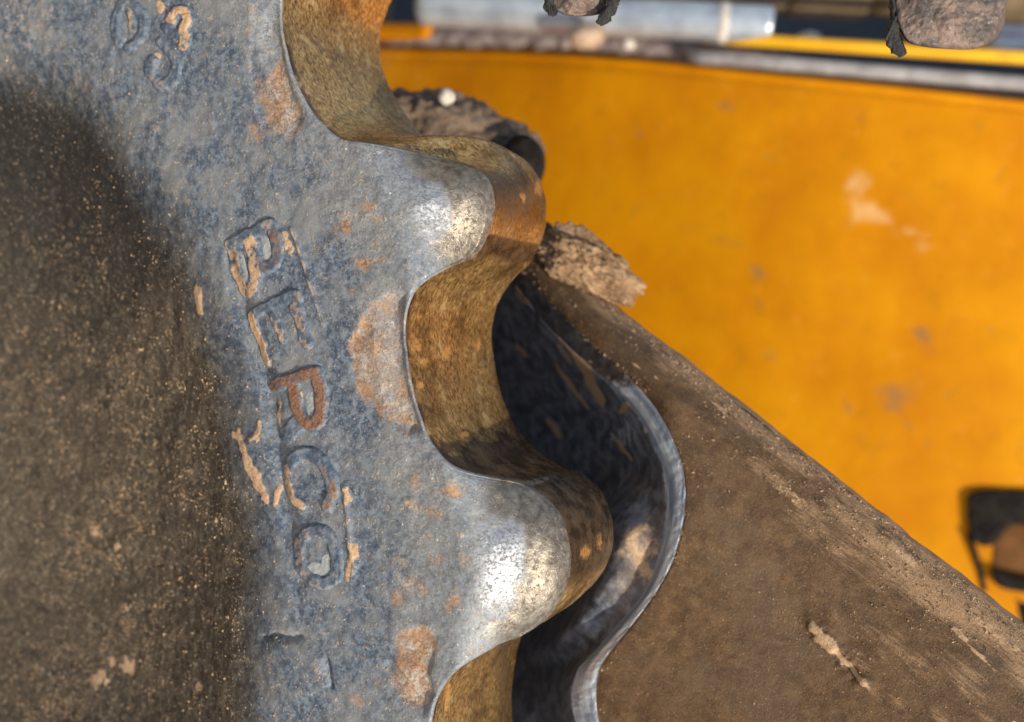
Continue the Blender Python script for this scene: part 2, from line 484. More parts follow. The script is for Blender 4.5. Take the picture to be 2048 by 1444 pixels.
MUDS = [([(455, 868), (475, 890), (497, 930), (508, 975), (520, 1000)], 11), ([(510, 850), (503, 880)], 6), ([(548, 980), (550, 1005)], 7),
        ([(690, 978), (697, 1010)], 4), ([(705, 1095), (704, 1150)], 6), ([(566, 462), (572, 480), (582, 505)], 4), ([(384, 585), (388, 615)], 16),
        ([(545, 800), (555, 850), (562, 885)], 4), ([(345, 25), (372, 35), (366, 62), (370, 88)], 6), ([(308, 118), (312, 110)], 5),
        ([(312, 5), (315, 25)], 5), ([(235, 20), (232, 55), (244, 84)], 4)]
CRACK = [(522, 1276), (550, 1272), (575, 1276), (600, 1273), (612, 1280), (632, 1298), (650, 1312), (658, 1340), (662, 1372)]
VEIN = [(10, 985), (45, 1050), (78, 1120), (108, 1175), (122, 1240), (130, 1320), (150, 1400), (160, 1470)]


def face_fields(u, v, d, rr):
    """height (m, along the face normal) and masks at face points; d = distance inside the outline"""
    px, py = proj(u, v)
    x, y = u * 1000, v * 1000
    tw = sstep(.461, .486, rr)                                    # how much of a tooth this point is
    dd = d * 1000
    h = -tw * np.interp(dd, BV_D, BV_H)
    # worn contact pads beside each root
    wx_, wy_ = (fbm(x / 5, y / 5, 0, 13, 4) - .5) * 46, (fbm(x / 5, y / 5, 0, 14, 4) - .5) * 46
    cr = np.max([dpoly(px + wx_, py + wy_, c) for c in CRESC], 0)
    cg_ = np.max([dpoly(px, py, c) for c in CRESC], 0)
    h -= .8 * sstep(-5, 9, cg_) + sstep(-14, 24, cg_) * np.interp(dd, [0, 14], [4.2, 0])
    Rr = 1.6 + 4.9 * tw
    k = np.clip(Rr - dd, 0, Rr); h -= (Rr - np.sqrt(np.maximum(Rr * Rr - k * k, 0))) * .95
    # casting relief
    n1 = fbm(x / 9, y / 9, 0, 3, 4) - .5; n2 = fbm(x / 2.2, y / 2.2, 0, 9, 3) - .5
    wob = 1 - .75 * sstep(0, 1, tw)
    h += (n1 * 1.1 + n2 * .20) * wob + n2 * .08 + n1 * .4
    # hub pocket
    pk = dpoly(px + (fbm(x / 30, y / 30, 0, 21, 3) - .5) * 36, py, POCKET) * .23      # mm
    h -= np.interp(pk, PK_D, PK_H)
    hubd = sstep(-10, 20, pk)
    h += hubd * (n1 * .7 + n2 * .15)
    # cartouche round the name
    gd, gp = dline(px, py, GROOVE)
    h -= 2.6 * np.exp(-(gd / 17) ** 2) * sstep(0, .08, gp) * (1 - .6 * sstep(.8, 1, gp))
    mud = np.zeros_like(px); rust = np.zeros_like(px); wear = np.zeros_like(px)
    for r_ in RIDGE:
        a, _ = dline(px, py, r_); h += 1.0 * np.exp(-(a / 5) ** 2); mud = np.maximum(mud, .5 * np.exp(-(a / 4) ** 2))
    for pts, rad in MUDS:
        a, _ = dline(px + 9 * n1 * 4, py + 9 * n2 * 3, pts)
        e = np.exp(-(a / rad) ** 2); h += .9 * e * min(1, rad / 8); mud = np.maximum(mud, e * 1.1)
    a, ap = dline(px + 10 * n1, py + 10 * n2, CRACK)
    h -= 1.6 * np.exp(-(a / 4.5) ** 2)
    fl = dpoly(px, py, [(522, 1280), (575, 1280), (610, 1282), (650, 1316), (655, 1380), (600, 1400), (530, 1370), (500, 1320)])
    h += .8 * sstep(-2, 14, fl)
    a, _ = dline(px + 14 * n1, py + 8 * n2, VEIN); h += .55 * np.exp(-(a / 7) ** 2); mud = np.maximum(mud, .36 * np.exp(-(a / 7) ** 2))
    for cx, cy, r in ((88, 1395, 16), (48, 1385, 9), (20, 1428, 16), (60, 1145, 9), (318, 1405, 9), (88, 1270, 8), (5, 1100, 14), (160, 1095, 6)):
        mud = np.maximum(mud, 1 - .5 * blob(px + 30 * n2, py + 30 * n1, cx, cy, r))
    # masks
    wear = np.maximum(wear, tw * sstep(43, 32, dd + n1 * 12) * (1 - .92 * sstep(20, 7, dd + n1 * 12)))
    wear = np.maximum(wear, .55 * sstep(-2, 8, cr) * sstep(9, 2, dd))
    wear = np.maximum(wear, .9 * sstep(1.0, .0, blob(px, py, 532, 60, 30, 95, 8)))
    wear = np.maximum(wear, .6 * sstep(1.0, .2, blob(px, py, 585, 262, 36, 26)))
    rust = np.maximum(rust, sstep(-18, 16, cr) * (.85 + .2 * np.sin(x * .2)) * (1 - sstep(1.1, .8, blob(px, py, 532, 60, 30, 100, 8))))
    for cx, cy, r in ((738, 420, 22), (760, 440, 12), (690, 455, 26), (757, 478, 9), (762, 520, 13), (730, 520, 24), (700, 585, 9), (735, 575, 12),
                      (820, 1170, 26), (928, 1128, 18), (875, 1115, 14), (845, 1185, 14), (800, 1120, 14), (870, 1020, 18), (825, 1005, 16), (900, 985, 20),
                      (862, 1075, 10), (830, 955, 20), (905, 1200, 20), (800, 1200, 20), (515, 265, 20), (550, 1330, 8), (720, 1400, 16), (760, 1360, 10)):
        rust = np.maximum(rust, .95 - .55 * blob(px + 40 * n2, py + 40 * n1, cx, cy, r))
    mud = mud * (1 - .6 * hubd * (mud < .3))
    # top left shoulder, dusty
    sh = sstep(280, 60, px + n1 * 90) * sstep(165, 70, py + n2 * 60); mud = np.maximum(mud, sh * .36)
    mud = np.maximum(mud, .36 * sstep(1.0, .2, blob(px, py, 300, 250, 75, 60)))
    dark = sstep(-14, 26, pk + n2 * 14)  # hub area that carries a cast shadow in its colour
    g2 = tw * sstep(18, 6, dd + n1 * 12) + 0 * px
    grey = np.clip(sstep(.405, .452, rr + n1 * .02) * (rr > .31), 0, 1)
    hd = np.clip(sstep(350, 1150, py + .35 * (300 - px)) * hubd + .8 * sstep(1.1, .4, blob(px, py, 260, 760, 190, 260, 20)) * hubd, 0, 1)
    global M2
    band = sstep(130, 20, np.minimum(dline(px, py, GROOVE)[0], dline(px, py, [(330, 250), (400, 380), (450, 480)])[0]) + n1 * 60)
    M2 = np.stack([grey, hd, g2, band], -1)
    return h / 1000, np.stack([np.clip(wear, 0, 1), np.clip(rust, 0, 1), np.clip(mud, 0, 1), dark], -1)


ph, oxy, arc = outline(2.6, -3.1, .00064)
nc = len(ph)
# the upper complete tooth is worn back along its upper front corner
oxy_b = oxy
_dr = np.interp(ph, [.28, .36, .42, .47, .51, .57, .60, .657, .758, .88, .98, 1.05], [0, -2, -8, -17, -23, -27, -21, -13, -8, -5, -1, 0]) / 1000
_dr = np.convolve(np.pad(_dr, 20, mode='edge'), np.hanning(41) / np.hanning(41).sum(), 'valid')
oxy = oxy_b * (1 + _dr / np.hypot(oxy_b[:, 0], oxy_b[:, 1]))[:, None]
ang_o = A0 + ph * PITCH
# smoothed angles for the inner end of every spoke
R1 = .436
ang_i = np.linspace(ang_o[0], ang_o[-1], nc)
ang_i = .35 * ang_o + .65 * ang_i
inner = np.stack([R1 * np.cos(ang_i), R1 * np.sin(ang_i)], 1)
tz = np.linspace(0, 1, 84) ** 1.55
Gt = oxy[None] * (1 - tz)[:, None, None] + inner[None] * tz[:, None, None]
rin = np.concatenate([np.arange(R1 - .00078, .17, -.00078), np.linspace(.17, .1, 30)])
Gi = rin[:, None, None] * np.stack([np.cos(ang_i), np.sin(ang_i)], 1)[None]
sub = slice(None, None, 2)
# distance inside the outline for the tooth zone (nearest outline sample within a window)
tan_ = np.gradient(oxy, axis=0); tan_ /= np.linalg.norm(tan_, axis=1, keepdims=True)
dT = np.full(Gt.shape[:2], 1e9)
for o in range(-110, 111, 2):
    idx = np.clip(np.arange(nc) + o, 0, nc - 1)
    dT = np.minimum(dT, np.hypot(Gt[..., 0] - oxy[idx, 0], Gt[..., 1] - oxy[idx, 1]))
dT[0] = 0
uT, vT = Gt[..., 0] + UC0[0], Gt[..., 1] + UC0[1]
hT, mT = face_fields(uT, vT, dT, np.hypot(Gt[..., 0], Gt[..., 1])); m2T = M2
Gi = Gi[:, sub]
uI, vI = Gi[..., 0] + UC0[0], Gi[..., 1] + UC0[1]
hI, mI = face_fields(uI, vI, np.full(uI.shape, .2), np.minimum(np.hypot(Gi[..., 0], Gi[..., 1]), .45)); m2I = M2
PT, PI_ = l_s(uT, vT, hT), l_s(uI, vI, hI)
nT = gnormals(PT); nT *= np.sign(-nT[..., 1:2] + 1e-9)
FLIP_FACE = bool(np.cross(PT[0, 1] - PT[0, 0], PT[1, 0] - PT[0, 0])[1] > 0)
PIx = np.concatenate([PT[-1:, sub], PI_], 0); mIx = np.concatenate([mT[-1:, sub], mI], 0); m2x = np.concatenate([m2T[-1:, sub], m2I], 0)
nI = gnormals(PIx); nI *= np.sign(-nI[..., 1:2] + 1e-9); nI[0] = nT[-1, sub]
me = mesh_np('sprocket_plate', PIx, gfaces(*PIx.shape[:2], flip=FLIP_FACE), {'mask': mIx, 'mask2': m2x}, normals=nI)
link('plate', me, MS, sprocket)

# teeth: each is its share of the face and of the running surface
wrow = np.concatenate([np.linspace(0, .012, 14), np.linspace(.014, TH - .004, 52), TH - np.array([.0028, .0018, .001, .0004, 0])])
nrm_o = np.stack([tan_[:, 1], -tan_[:, 0]], 1)
nrm_o *= np.sign((nrm_o * oxy).sum(1))[:, None]
hedge = hT[0]
W = -(wrow[:, None] + (hedge * -1)[None] * (1 - wrow[:, None] / TH))
inset = np.zeros(len(wrow)); b = TH - wrow
inset += np.where(b < .004, .004 - np.sqrt(np.maximum(.004 ** 2 - (.004 - b) ** 2, 0)), 0) * .8
crown = -.0016 * ((wrow / TH - .45) / .5) ** 2
A_, B_ = arc[None] * 1000 + 0 * W, W * 1000
fl_n = (fbm(A_ / 14, B_ / 8, 0, 31, 4) - .5) * .0011 + (fbm(A_ / 3, B_ / 2, 0, 37, 3) - .5) * .00035
fl_n *= np.clip(wrow / .004, 0, 1)[:, None]
tipness = sstep(.478, .497, np.hypot(oxy[:, 0], oxy[:, 1]))[None]
off = (crown - inset)[:, None] + fl_n - tipness * .004 * np.clip(1 - wrow / .022, 0, 1)[:, None] ** 2 * 0
bl_ = sstep(-.01, .062, wrow)[:, None]; bl_ = (bl_ - bl_[0]) / (1 - bl_[0])
uF = oxy[None, :, 0] + (oxy_b - oxy)[None, :, 0] * bl_ + nrm_o[None, :, 0] * off + UC0[0]
vF = oxy[None, :, 1] + (oxy_b - oxy)[None, :, 1] * bl_ + nrm_o[None, :, 1] * off + UC0[1]
PF = l_s(uF, vF, W)
pxF, pyF = proj(uF, vF, W)
nF = gnormals(PF)
outw = np.stack([-nrm_o[:, 1], 0 * nrm_o[:, 0], nrm_o[:, 0]], -1)[None]
nF *= np.sign((nF * outw).sum(-1, keepdims=True) + 1e-9)
FLIP_RUN = bool((np.cross(PF[20, 1] - PF[20, 0], PF[21, 0] - PF[20, 0]) * outw[0, 0]).sum() < 0)
pw = ph[None] + 0 * W
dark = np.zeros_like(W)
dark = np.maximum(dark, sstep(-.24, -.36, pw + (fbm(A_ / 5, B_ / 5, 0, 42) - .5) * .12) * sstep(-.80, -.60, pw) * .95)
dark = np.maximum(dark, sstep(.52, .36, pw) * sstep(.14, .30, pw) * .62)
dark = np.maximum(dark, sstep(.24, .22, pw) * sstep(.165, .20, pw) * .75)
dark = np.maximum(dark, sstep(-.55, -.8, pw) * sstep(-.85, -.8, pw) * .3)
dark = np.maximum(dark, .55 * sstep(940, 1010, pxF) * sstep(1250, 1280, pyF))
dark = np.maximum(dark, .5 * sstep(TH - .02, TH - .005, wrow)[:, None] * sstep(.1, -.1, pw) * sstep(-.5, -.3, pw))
rustF = np.zeros_like(W)
for cx, cy, rx, ry in ((848, 722, 13, 11), (835, 690, 13, 18), (893, 705, 10, 20), (955, 690, 6, 16), (797, 632, 7, 8), (798, 760, 7, 14), (930, 868, 9, 6), (840, 770, 10, 8),
                       (1075, 375, 12, 20), (1045, 395, 8, 14), (1170, 1105, 14, 16), (1200, 1085, 9, 20), (905, 1310, 14, 50), (940, 1300, 10, 30), (552, 62, 8, 10), (835, 1395, 12, 16), (895, 1395, 8, 40)):
    rustF = np.maximum(rustF, 1.25 - .75 * blob(pxF + fl_n * 12000, pyF, cx, cy, rx, ry))
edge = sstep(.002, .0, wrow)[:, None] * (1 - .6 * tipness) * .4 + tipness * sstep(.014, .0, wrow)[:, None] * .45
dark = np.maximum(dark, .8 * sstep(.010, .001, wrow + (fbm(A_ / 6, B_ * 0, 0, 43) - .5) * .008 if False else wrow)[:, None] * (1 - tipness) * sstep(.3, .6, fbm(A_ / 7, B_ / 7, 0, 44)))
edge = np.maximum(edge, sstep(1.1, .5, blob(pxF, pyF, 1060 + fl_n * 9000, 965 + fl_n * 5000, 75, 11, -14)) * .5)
mF = np.clip(np.stack([dark, rustF, edge, pw * 0], -1), 0, 1)
uvF = np.stack([A_ / 1000, B_ / 1000], -1)[..., ::-1]
tooth_label = {1: 'tooth cut off by the top edge', 0: 'upper complete tooth with blue white shine', -1: 'lower complete tooth with cream shine', -2: 'tooth at the bottom edge'}
bounds = [2.6, 1., 0., -1., -3.1]
for k in range(4):
    i0, i1 = (np.argmin(np.abs(ph - bounds[k])), np.argmin(np.abs(ph - bounds[k + 1])) + 1)
    sl = slice(i0, i1)
    a, b_ = PT[:, sl], PF[:, sl]
    Vv = np.concatenate([a.reshape(-1, 3), b_.reshape(-1, 3)])
    f = np.concatenate([gfaces(*a.shape[:2], flip=FLIP_FACE), gfaces(*b_.shape[:2], flip=FLIP_RUN) + a.shape[0] * a.shape[1]])
    at = np.concatenate([mT[:, sl].reshape(-1, 4), mF[:, sl].reshape(-1, 4)])
    nn = np.concatenate([nT[:, sl].reshape(-1, 3), nF[:, sl].reshape(-1, 3)])
    uv = np.concatenate([np.zeros((a.shape[0] * a.shape[1], 2)), uvF[:, sl].reshape(-1, 2)])
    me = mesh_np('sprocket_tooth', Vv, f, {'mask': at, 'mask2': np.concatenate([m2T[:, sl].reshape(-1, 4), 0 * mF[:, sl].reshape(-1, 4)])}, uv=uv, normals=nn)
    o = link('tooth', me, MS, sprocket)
    me.materials.append(MF)
    mi = np.zeros(len(me.polygons), np.int32); mi[(a.shape[0] - 1) * (a.shape[1] - 1):] = 1
    me.polygons.foreach_set('material_index', mi)
    o['label'] = tooth_label[1 - k]

# back plate and the rest of the wheel, plainly
ph2, oxy2, arc2 = outline(2.6 + 13.4, 2.6, .004)
for nm, (p_, o_) in {'rear': (ph, oxy[::6]), 'rest': (ph2, oxy2)}.items():
    n_ = len(o_)
    if nm == 'rear':
        o_ = (oxy_b - nrm_o * .0052)[::6]; rows = [(o_, -TH), (o_ / np.hypot(*o_.T)[:, None] * .43, -TH), (o_ / np.hypot(*o_.T)[:, None] * .33, -.16), (o_ / np.hypot(*o_.T)[:, None] * .1, -.27)]
    else:
        rad = o_ / np.hypot(*o_.T)[:, None]
        rows = [(rad * .1, -.24), (rad * .33, -.075), (rad * .425, -.004), (rad * .44, 0), (o_ * .985, 0), (o_, -.004), (o_, -TH), (rad * .43, -TH), (rad * .33, -.16), (rad * .1, -.27)]
    P = np.stack([l_s(r[:, 0] + UC0[0], r[:, 1] + UC0[1], np.full(n_, w)) for r, w in rows])
    me = mesh_np('sprocket_' + nm, P, gfaces(*P.shape[:2]), {'mask': np.tile([0., .1, .1, .2], P.shape[:2] + (1,))})
    link('rear_plate' if nm == 'rear' else 'far_rim', me, MS, sprocket)
# hub disc
t_ = np.linspace(0, 2 * math.pi, 97)[:-1]
P = np.stack([l_s(UC0[0] + r * np.cos(t_), UC0[1] + r * np.sin(t_), np.full(96, w)) for r, w in ((.105, -.245), (.09, -.245), (.085, -.21), (.001, -.2))])
me = mesh_np('sprocket_hub', P, gfaces(4, 96, True), {'mask': np.tile([0., 0, .1, 1.], (4, 96, 1))})
link('hub', me, MS, sprocket)


# grit caught in the hub recess and on the face: tiny chips nobody could count
def grit(name, P, N, size, mat, parent, seed):
    r = np.random.default_rng(seed); n = len(P)
    base = np.array([[1, 0, -.4], [-.5, .87, -.4], [-.5, -.87, -.4], [0, 0, .9]])
    A = r.normal(size=(n, 3)); A /= np.linalg.norm(A, axis=1, keepdims=True)
    T1 = np.cross(N, A); T1 /= np.linalg.norm(T1, axis=1, keepdims=True); T2 = np.cross(N, T1)
    sc = size[:, None, None]; j = base[None] + r.normal(size=(n, 4, 3)) * .22
    j[..., 0] *= r.uniform(.7, 1.8, (n, 1))
    V = P[:, None] + sc * (j[..., 0:1] * T1[:, None] + j[..., 1:2] * T2[:, None] + j[..., 2:3] * N[:, None] * .8)
    f = np.array([[0, 1, 3], [1, 2, 3], [2, 0, 3], [0, 2, 1]])
    F_ = (np.arange(n)[:, None, None] * 4 + f[None]).reshape(-1, 3)
    o = link(name, mesh_np(name, V, F_, smooth=False), mat, parent)
    o['kind'] = 'stuff'
    return o


M_grit = m_simple('sandy_grit', (.24, .15, .08), (.62, .42, .24), 260, .9, 0, .0002)
rg = np.random.default_rng(12)
flatP, flatN = PI_.reshape(-1, 3), nI[1:].reshape(-1, 3)
pxI, pyI = proj(uI, vI); pxI, pyI = pxI.ravel(), pyI.ravel()
vis = (pxI > -350) & (pxI < 1150) & (pyI > -250) & (pyI < 1700)
hubw = mI[..., 3].ravel(); cl = fbm(pxI / 55, pyI / 55, 0, 77, 4); cl2 = fbm(pxI / 14, pyI / 14, 0, 78, 3)
den = hubw * (.07 + .93 * m2I[..., 1].ravel()) * sstep(.40, .66, cl) * sstep(.38, .6, cl2) + .10 * (1 - hubw) * sstep(.5, .7, cl) * sstep(.45, .65, cl2) + .06
den = den * vis
idx = rg.choice(len(den), 20000, replace=True, p=den / den.sum())
jit = rg.normal(size=(len(idx), 3)) * .0004; jit[:, 1] = 0
grit('sand_grains', flatP[idx] + jit, flatN[idx], np.exp(rg.normal(math.log(.00026), .5, len(idx))).clip(.00012, .0011), M_grit, sprocket, 5)


# raised letters --------------------------------------------------------------
def letter(name, strokes, label=None, mud=.3, rust=0., grey=0., ht=1.2, fillpoly=None, parts=None):
    """strokes: list of (points px, half-width px, height factor, (rust, mud, grey))"""
    allp = np.vstack([np.asarray(s[0], float) for s in strokes])
    x0, y0 = allp.min(0) - 20; x1, y1 = allp.max(0) + 20
    nx, ny = int((x1 - x0) / 1.3), int((y1 - y0) / 1.3)
    gx_, gy_ = np.meshgrid(np.linspace(x0, x1, nx), np.linspace(y0, y1, ny))
    q = unp(np.stack([gx_.ravel(), gy_.ravel()], 1)).reshape(ny, nx, 3)
    u, v = q[..., 0], q[..., 1]
    rel = np.stack([u - UC0[0], v - UC0[1]], -1)
    hb, _ = face_fields(u, v, np.full(u.shape, .2), np.full(u.shape, .3))
    nn_ = fbm(u * 1000 / 1.6, v * 1000 / 1.6, 0, 51, 3) - .5
    hh = np.full(u.shape, -.9); mk = np.zeros(u.shape + (4,)); mk[..., 0] = 0
    wx = (fbm(u * 160, v * 160, 0, 52) - .5) * 12
    for pts, hw, hf, (r_, m_, g_) in strokes:
        dc = crom(np.asarray(pts, float), max(8, len(pts) * 5)) if len(pts) > 2 else np.asarray(pts, float)
        d, _ = dline(gx_ + wx, gy_ + wx * .5, dc)
        pr = sstep(hw + 8, hw - 4, d + nn_ * 4)
        e = -.9 + (ht * hf + .9) * pr + nn_ * .35 * pr
        up = e > hh
        hh = np.where(up, e, hh)
        mm = sstep(hw + 3, hw - 3, d)
        new = np.stack([mm, r_ * mm, m_ * mm, g_ * mm], -1)
        mk = np.where(up[..., None], new, mk)
    P = l_s(u, v, hb + hh / 1000)
    f = gfaces(ny, nx, flip=True)
    keep = (hh.ravel()[f] > -.85).any(1)
    me = mesh_np(name, P, f[keep], {'mask': np.clip(mk, 0, 1)})
    n_ = len(me.vertices)
    o = link(name, me, ML, sprocket)
    if label: o['label'] = label
    return o


letter('raised_letter', [([(462, 492), (500, 468), (542, 448)], 11.4, 1, (0, .35, 0)),
                         ([(462, 492), (470, 540), (485, 580), (503, 582), (513, 555), (508, 510), (498, 470)], 13.0, 1, (0, .55, .15)),
                         ([(498, 470), (512, 512), (522, 532), (542, 532), (555, 510), (553, 478), (542, 448)], 11.4, .9, (.45, .2, .1)), ([(478, 515), (492, 560)], 9.0, .2, (0, .35, .9)), ([(528, 480), (538, 512)], 10.0, .2, (0, 0, 1.0))], 'raised letter B, pale dust in its bowls')
letter('raised_letter', [([(497, 630), (540, 610), (588, 590)], 11.4, 1, (0, 0, .05)),
                         ([(497, 630), (508, 668), (522, 700), (531, 722)], 9.7, 1.1, (0, .8, 0)),
                         ([(543, 612), (556, 650), (568, 682)], 9.7, .7, (.1, .45, 0)),
                         ([(588, 590), (602, 640), (616, 686)], 11.4, 1.1, (.4, .45, 0))], 'raised letter E, tan dust on its arms')
letter('raised_letter', [([(546, 771), (590, 757), (632, 745)], 13.0, 1.2, (.55, .2, 0)),
                         ([(632, 745), (642, 785), (643, 822), (632, 848), (615, 845), (600, 825), (591, 795), (588, 768)], 11.4, 1.2, (.72, .1, 0)),
                         ([(604, 838), (585, 856), (566, 872)], 16.2, .7, (0, .05, 0)), ([(618, 790), (626, 826)], 9.0, .2, (0, 0, 1.0)), ([(600, 785), (603, 822)], 5.0, .45, (0, 1.0, 0))], 'raised letter R with a bright rusty bowl and dark leg')
letter('raised_letter', [([(604, 1010), (586, 995), (573, 962), (574, 932)], 9.7, 1, (.1, .6, 0)), ([(574, 932), (592, 912), (620, 906), (645, 922)], 13.0, 1, (.1, .05, 0)),
                         ([(645, 922), (660, 950), (667, 985), (657, 1012)], 11.4, 1, (.4, .35, .1))], 'raised letter C, brown along its right side')
letter('raised_letter', [([(618, 1062), (598, 1080), (594, 1110), (604, 1140), (625, 1160)], 11.4, 1, (.35, .4, 0)), ([(625, 1160), (652, 1166), (672, 1150), (677, 1120)], 11.4, 1, (.3, .3, .1)),
                         ([(677, 1120), (668, 1085), (648, 1062), (618, 1062)], 11.4, 1, (.05, .3, .1)), ([(625, 1135), (650, 1140), (655, 1120)], 13.0, .25, (0, .1, 1.0))], 'raised letter O with grey dust inside')
letter('raised_numeral', [([(240, 86), (232, 62), (235, 30), (250, 8), (268, 12), (284, 28), (288, 58), (276, 86), (258, 96)], 8.2, 1, (0, .25, .1)),
                          ([(258, 18), (266, 40), (266, 62)], 6.5, .8, (.2, .5, 0))], 'raised casting numeral, topmost left of the three')
letter('raised_numeral', [([(344, 40), (352, 22), (368, 22), (376, 40), (368, 56), (372, 76), (367, 94)], 9.7, 1, (.2, .6, 0)), ([(334, 56), (346, 72), (358, 66)], 8.2, .8, (0, .1, .1))],
       'raised casting numeral, right of the topmost')
letter('raised_numeral', [([(322, 84), (334, 98), (350, 116), (353, 140), (342, 164), (324, 172), (308, 154), (300, 128), (306, 122)], 9.7, 1, (.3, .3, .1))], 'raised casting numeral with an orange hook, lowest of the three')


# ------------------------------------------------------------------ scalloped guard behind the teeth
def loft(rows, n, m):
    """rows: list of control polylines [(px,py,off mm)...] of equal length -> dense grid of (px,py,off)"""
    A = np.stack([crom(np.asarray(r, float), n) for r in rows])          # rows x n x 3
    return crom(A.reshape(len(rows), -1), m).reshape(m, n, 3)


E_ = [(1020, 520), (1062, 560), (1120, 625), (1185, 690), (1245, 742), (1296, 796), (1336, 858), (1362, 922), (1371, 985), (1365, 1052), (1347, 1118), (1312, 1184), (1262, 1252), (1218, 1306), (1198, 1342), (1192, 1390), (1198, 1444), (1222, 1530), (1280, 1680), (1340, 1800)]
I_ = [(1000, 540), (1035, 580), (1085, 645), (1148, 708), (1206, 760), (1262, 818), (1300, 880), (1322, 936), (1331, 992), (1328, 1058), (1314, 1122), (1284, 1188), (1230, 1256), (1180, 1310), (1150, 1346), (1140, 1392), (1148, 1444), (1172, 1530), (1225, 1680), (1280, 1800)]
nE = len(E_)
offE = np.interp(np.arange(nE), [0, 3, 6, 9, nE - 1], [165, 140, 118, 108, 100])
e3 = [(*p, o) for p, o in zip(E_, offE)]
rx = np.interp(np.arange(nE), [0, 1, 3, 6, 9, 12, 15, nE - 1], [1040, 1080, 1180, 1360, 1580, 1860, 2160, 2720])
r2 = [(x, 462 + .783 * (x - 1030)) for x in rx]
offR = np.interp(np.arange(nE), [0, 6, nE - 1], [175, 145, 125])
guard = empty('track_guard', uvw2w(unp([(1500, 1100)], .13))[0], 'dusty brown steel guard plate with a scalloped bare metal edge behind the teeth', 'guard')
gl = np.array(guard.location)


def mixrow(t, bul):
    return [(a[0] + (b[0] - a[0]) * t, a[1] + (b[1] - a[1]) * t, oa + (ob - oa) * t - bul) for a, b, oa, ob in zip(E_, r2, offE, offR)]


# outer face
G = loft([e3, mixrow(.04, 1.5), mixrow(.25, 6), mixrow(.5, 9), mixrow(.75, 8), mixrow(.93, 4), mixrow(1.0, -2)], 420, 260)
w_ = unp(G.reshape(-1, 3)[:, :2], G.reshape(-1, 3)[:, 2] / 1000).reshape(G.shape)
gx_, gy_ = G[..., 0], G[..., 1]
al = (gx_ + gy_ * .783) * .25; ac = (gy_ - gx_ * .783) * .25          # along / across the streaks
nz = (fbm(al / 22, ac / 7, 0, 61, 4) - .5) * 2.0 + (fbm(al / 5, ac / 3, 0, 62, 3) - .5) * .7
tt = np.linspace(0, 1, 260)[:, None] + 0 * gx_
mud = np.zeros_like(gx_); hgt = nz * .55
top = sstep(.45, 1.0, tt + (fbm(al / 30, ac / 9, 0, 63) - .5) * .5)
for pts, rad, hh_ in (([(1610, 1243), (1640, 1268), (1668, 1300), (1700, 1335), (1722, 1362), (1756, 1388)], 17, 2.5), ([(1752, 1385), (1790, 1410), (1830, 1418)], 6, 1.5),
                      ([(1585, 985), (1600, 1010), (1622, 1032)], 13, 2.2), ([(1230, 590), (1290, 640), (1340, 680)], 24, 1.5), ([(1340, 670), (1420, 730), (1500, 800)], 12, 1),
                      ([(1255, 720), (1300, 750), (1350, 790)], 6, .5), ([(1480, 800), (1540, 850)], 20, 2.0), ([(1900, 1250), (1960, 1310), (2048, 1390)], 10, .8), ([(1780, 1080), (1850, 1150)], 14, .8),
                      ([(1410, 790), (1460, 830)], 8, .6), ([(1940, 1225), (2048, 1310)], 14, 1)):
    d, p = dline(gx_ + nz * 9, gy_ + nz * 7, pts)
    rv = rad * np.clip(.15 + 1.7 * (fbm(gx_ / 16, gy_ / 16, 0, 66, 4) - .18), .12, 1.6)
    e = np.exp(-(d / rv) ** 2) * sstep(0, .12, p + .04) * sstep(1.02, .8, p)
    if hh_ < 2.4: e = e * sstep(.42, .62, fbm(al / 14, ac / 3.5, 0, 67, 4))
    hgt += e * hh_ * (.55 if hh_ < 2.4 else .9); mud = np.maximum(mud, e)
d, _ = dline(gx_ + nz * 8, gy_ + nz * 8, [(1672, 1305), (1690, 1325), (1705, 1338), (1712, 1352)]); hgt -= 3.5 * np.exp(-(d / 6) ** 2)
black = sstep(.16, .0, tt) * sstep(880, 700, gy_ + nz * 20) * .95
w_[..., 2] += hgt / 1000
mG = np.clip(np.stack([mud, 0 * mud + .25 * sstep(.012, 0, tt), black, top], -1), 0, 1)
Pg = uvw2w(w_) - gl
o = link('outer_face', mesh_np('outer_face', Pg, gfaces(*Pg.shape[:2], flip=True), {'mask': mG}, uv=np.stack([ac / 250, al / 250], -1)), MG, guard)
nG = gnormals(Pg); nG *= np.sign(-nG[..., 1:2] + 1e-9)
cg = (fbm(al / 26, ac / 5, 0, 68, 4) * (.35 + .65 * top)).ravel() * ((gx_ > 900) & (gx_ < 2300) & (gy_ < 1700)).ravel()
cg = np.clip(cg - .16, 0, None) ** 1.6
rg = np.random.default_rng(21); idx = rg.choice(len(cg), 16000, p=cg / cg.sum())
grit('sand_grains', Pg.reshape(-1, 3)[idx] + rg.normal(size=(16000, 3)) * np.array([.0006, 0, .0006]), nG.reshape(-1, 3)[idx], np.exp(rg.normal(math.log(.00022), .5, 16000)).clip(.0001, .0009), M_grit, guard, 6)
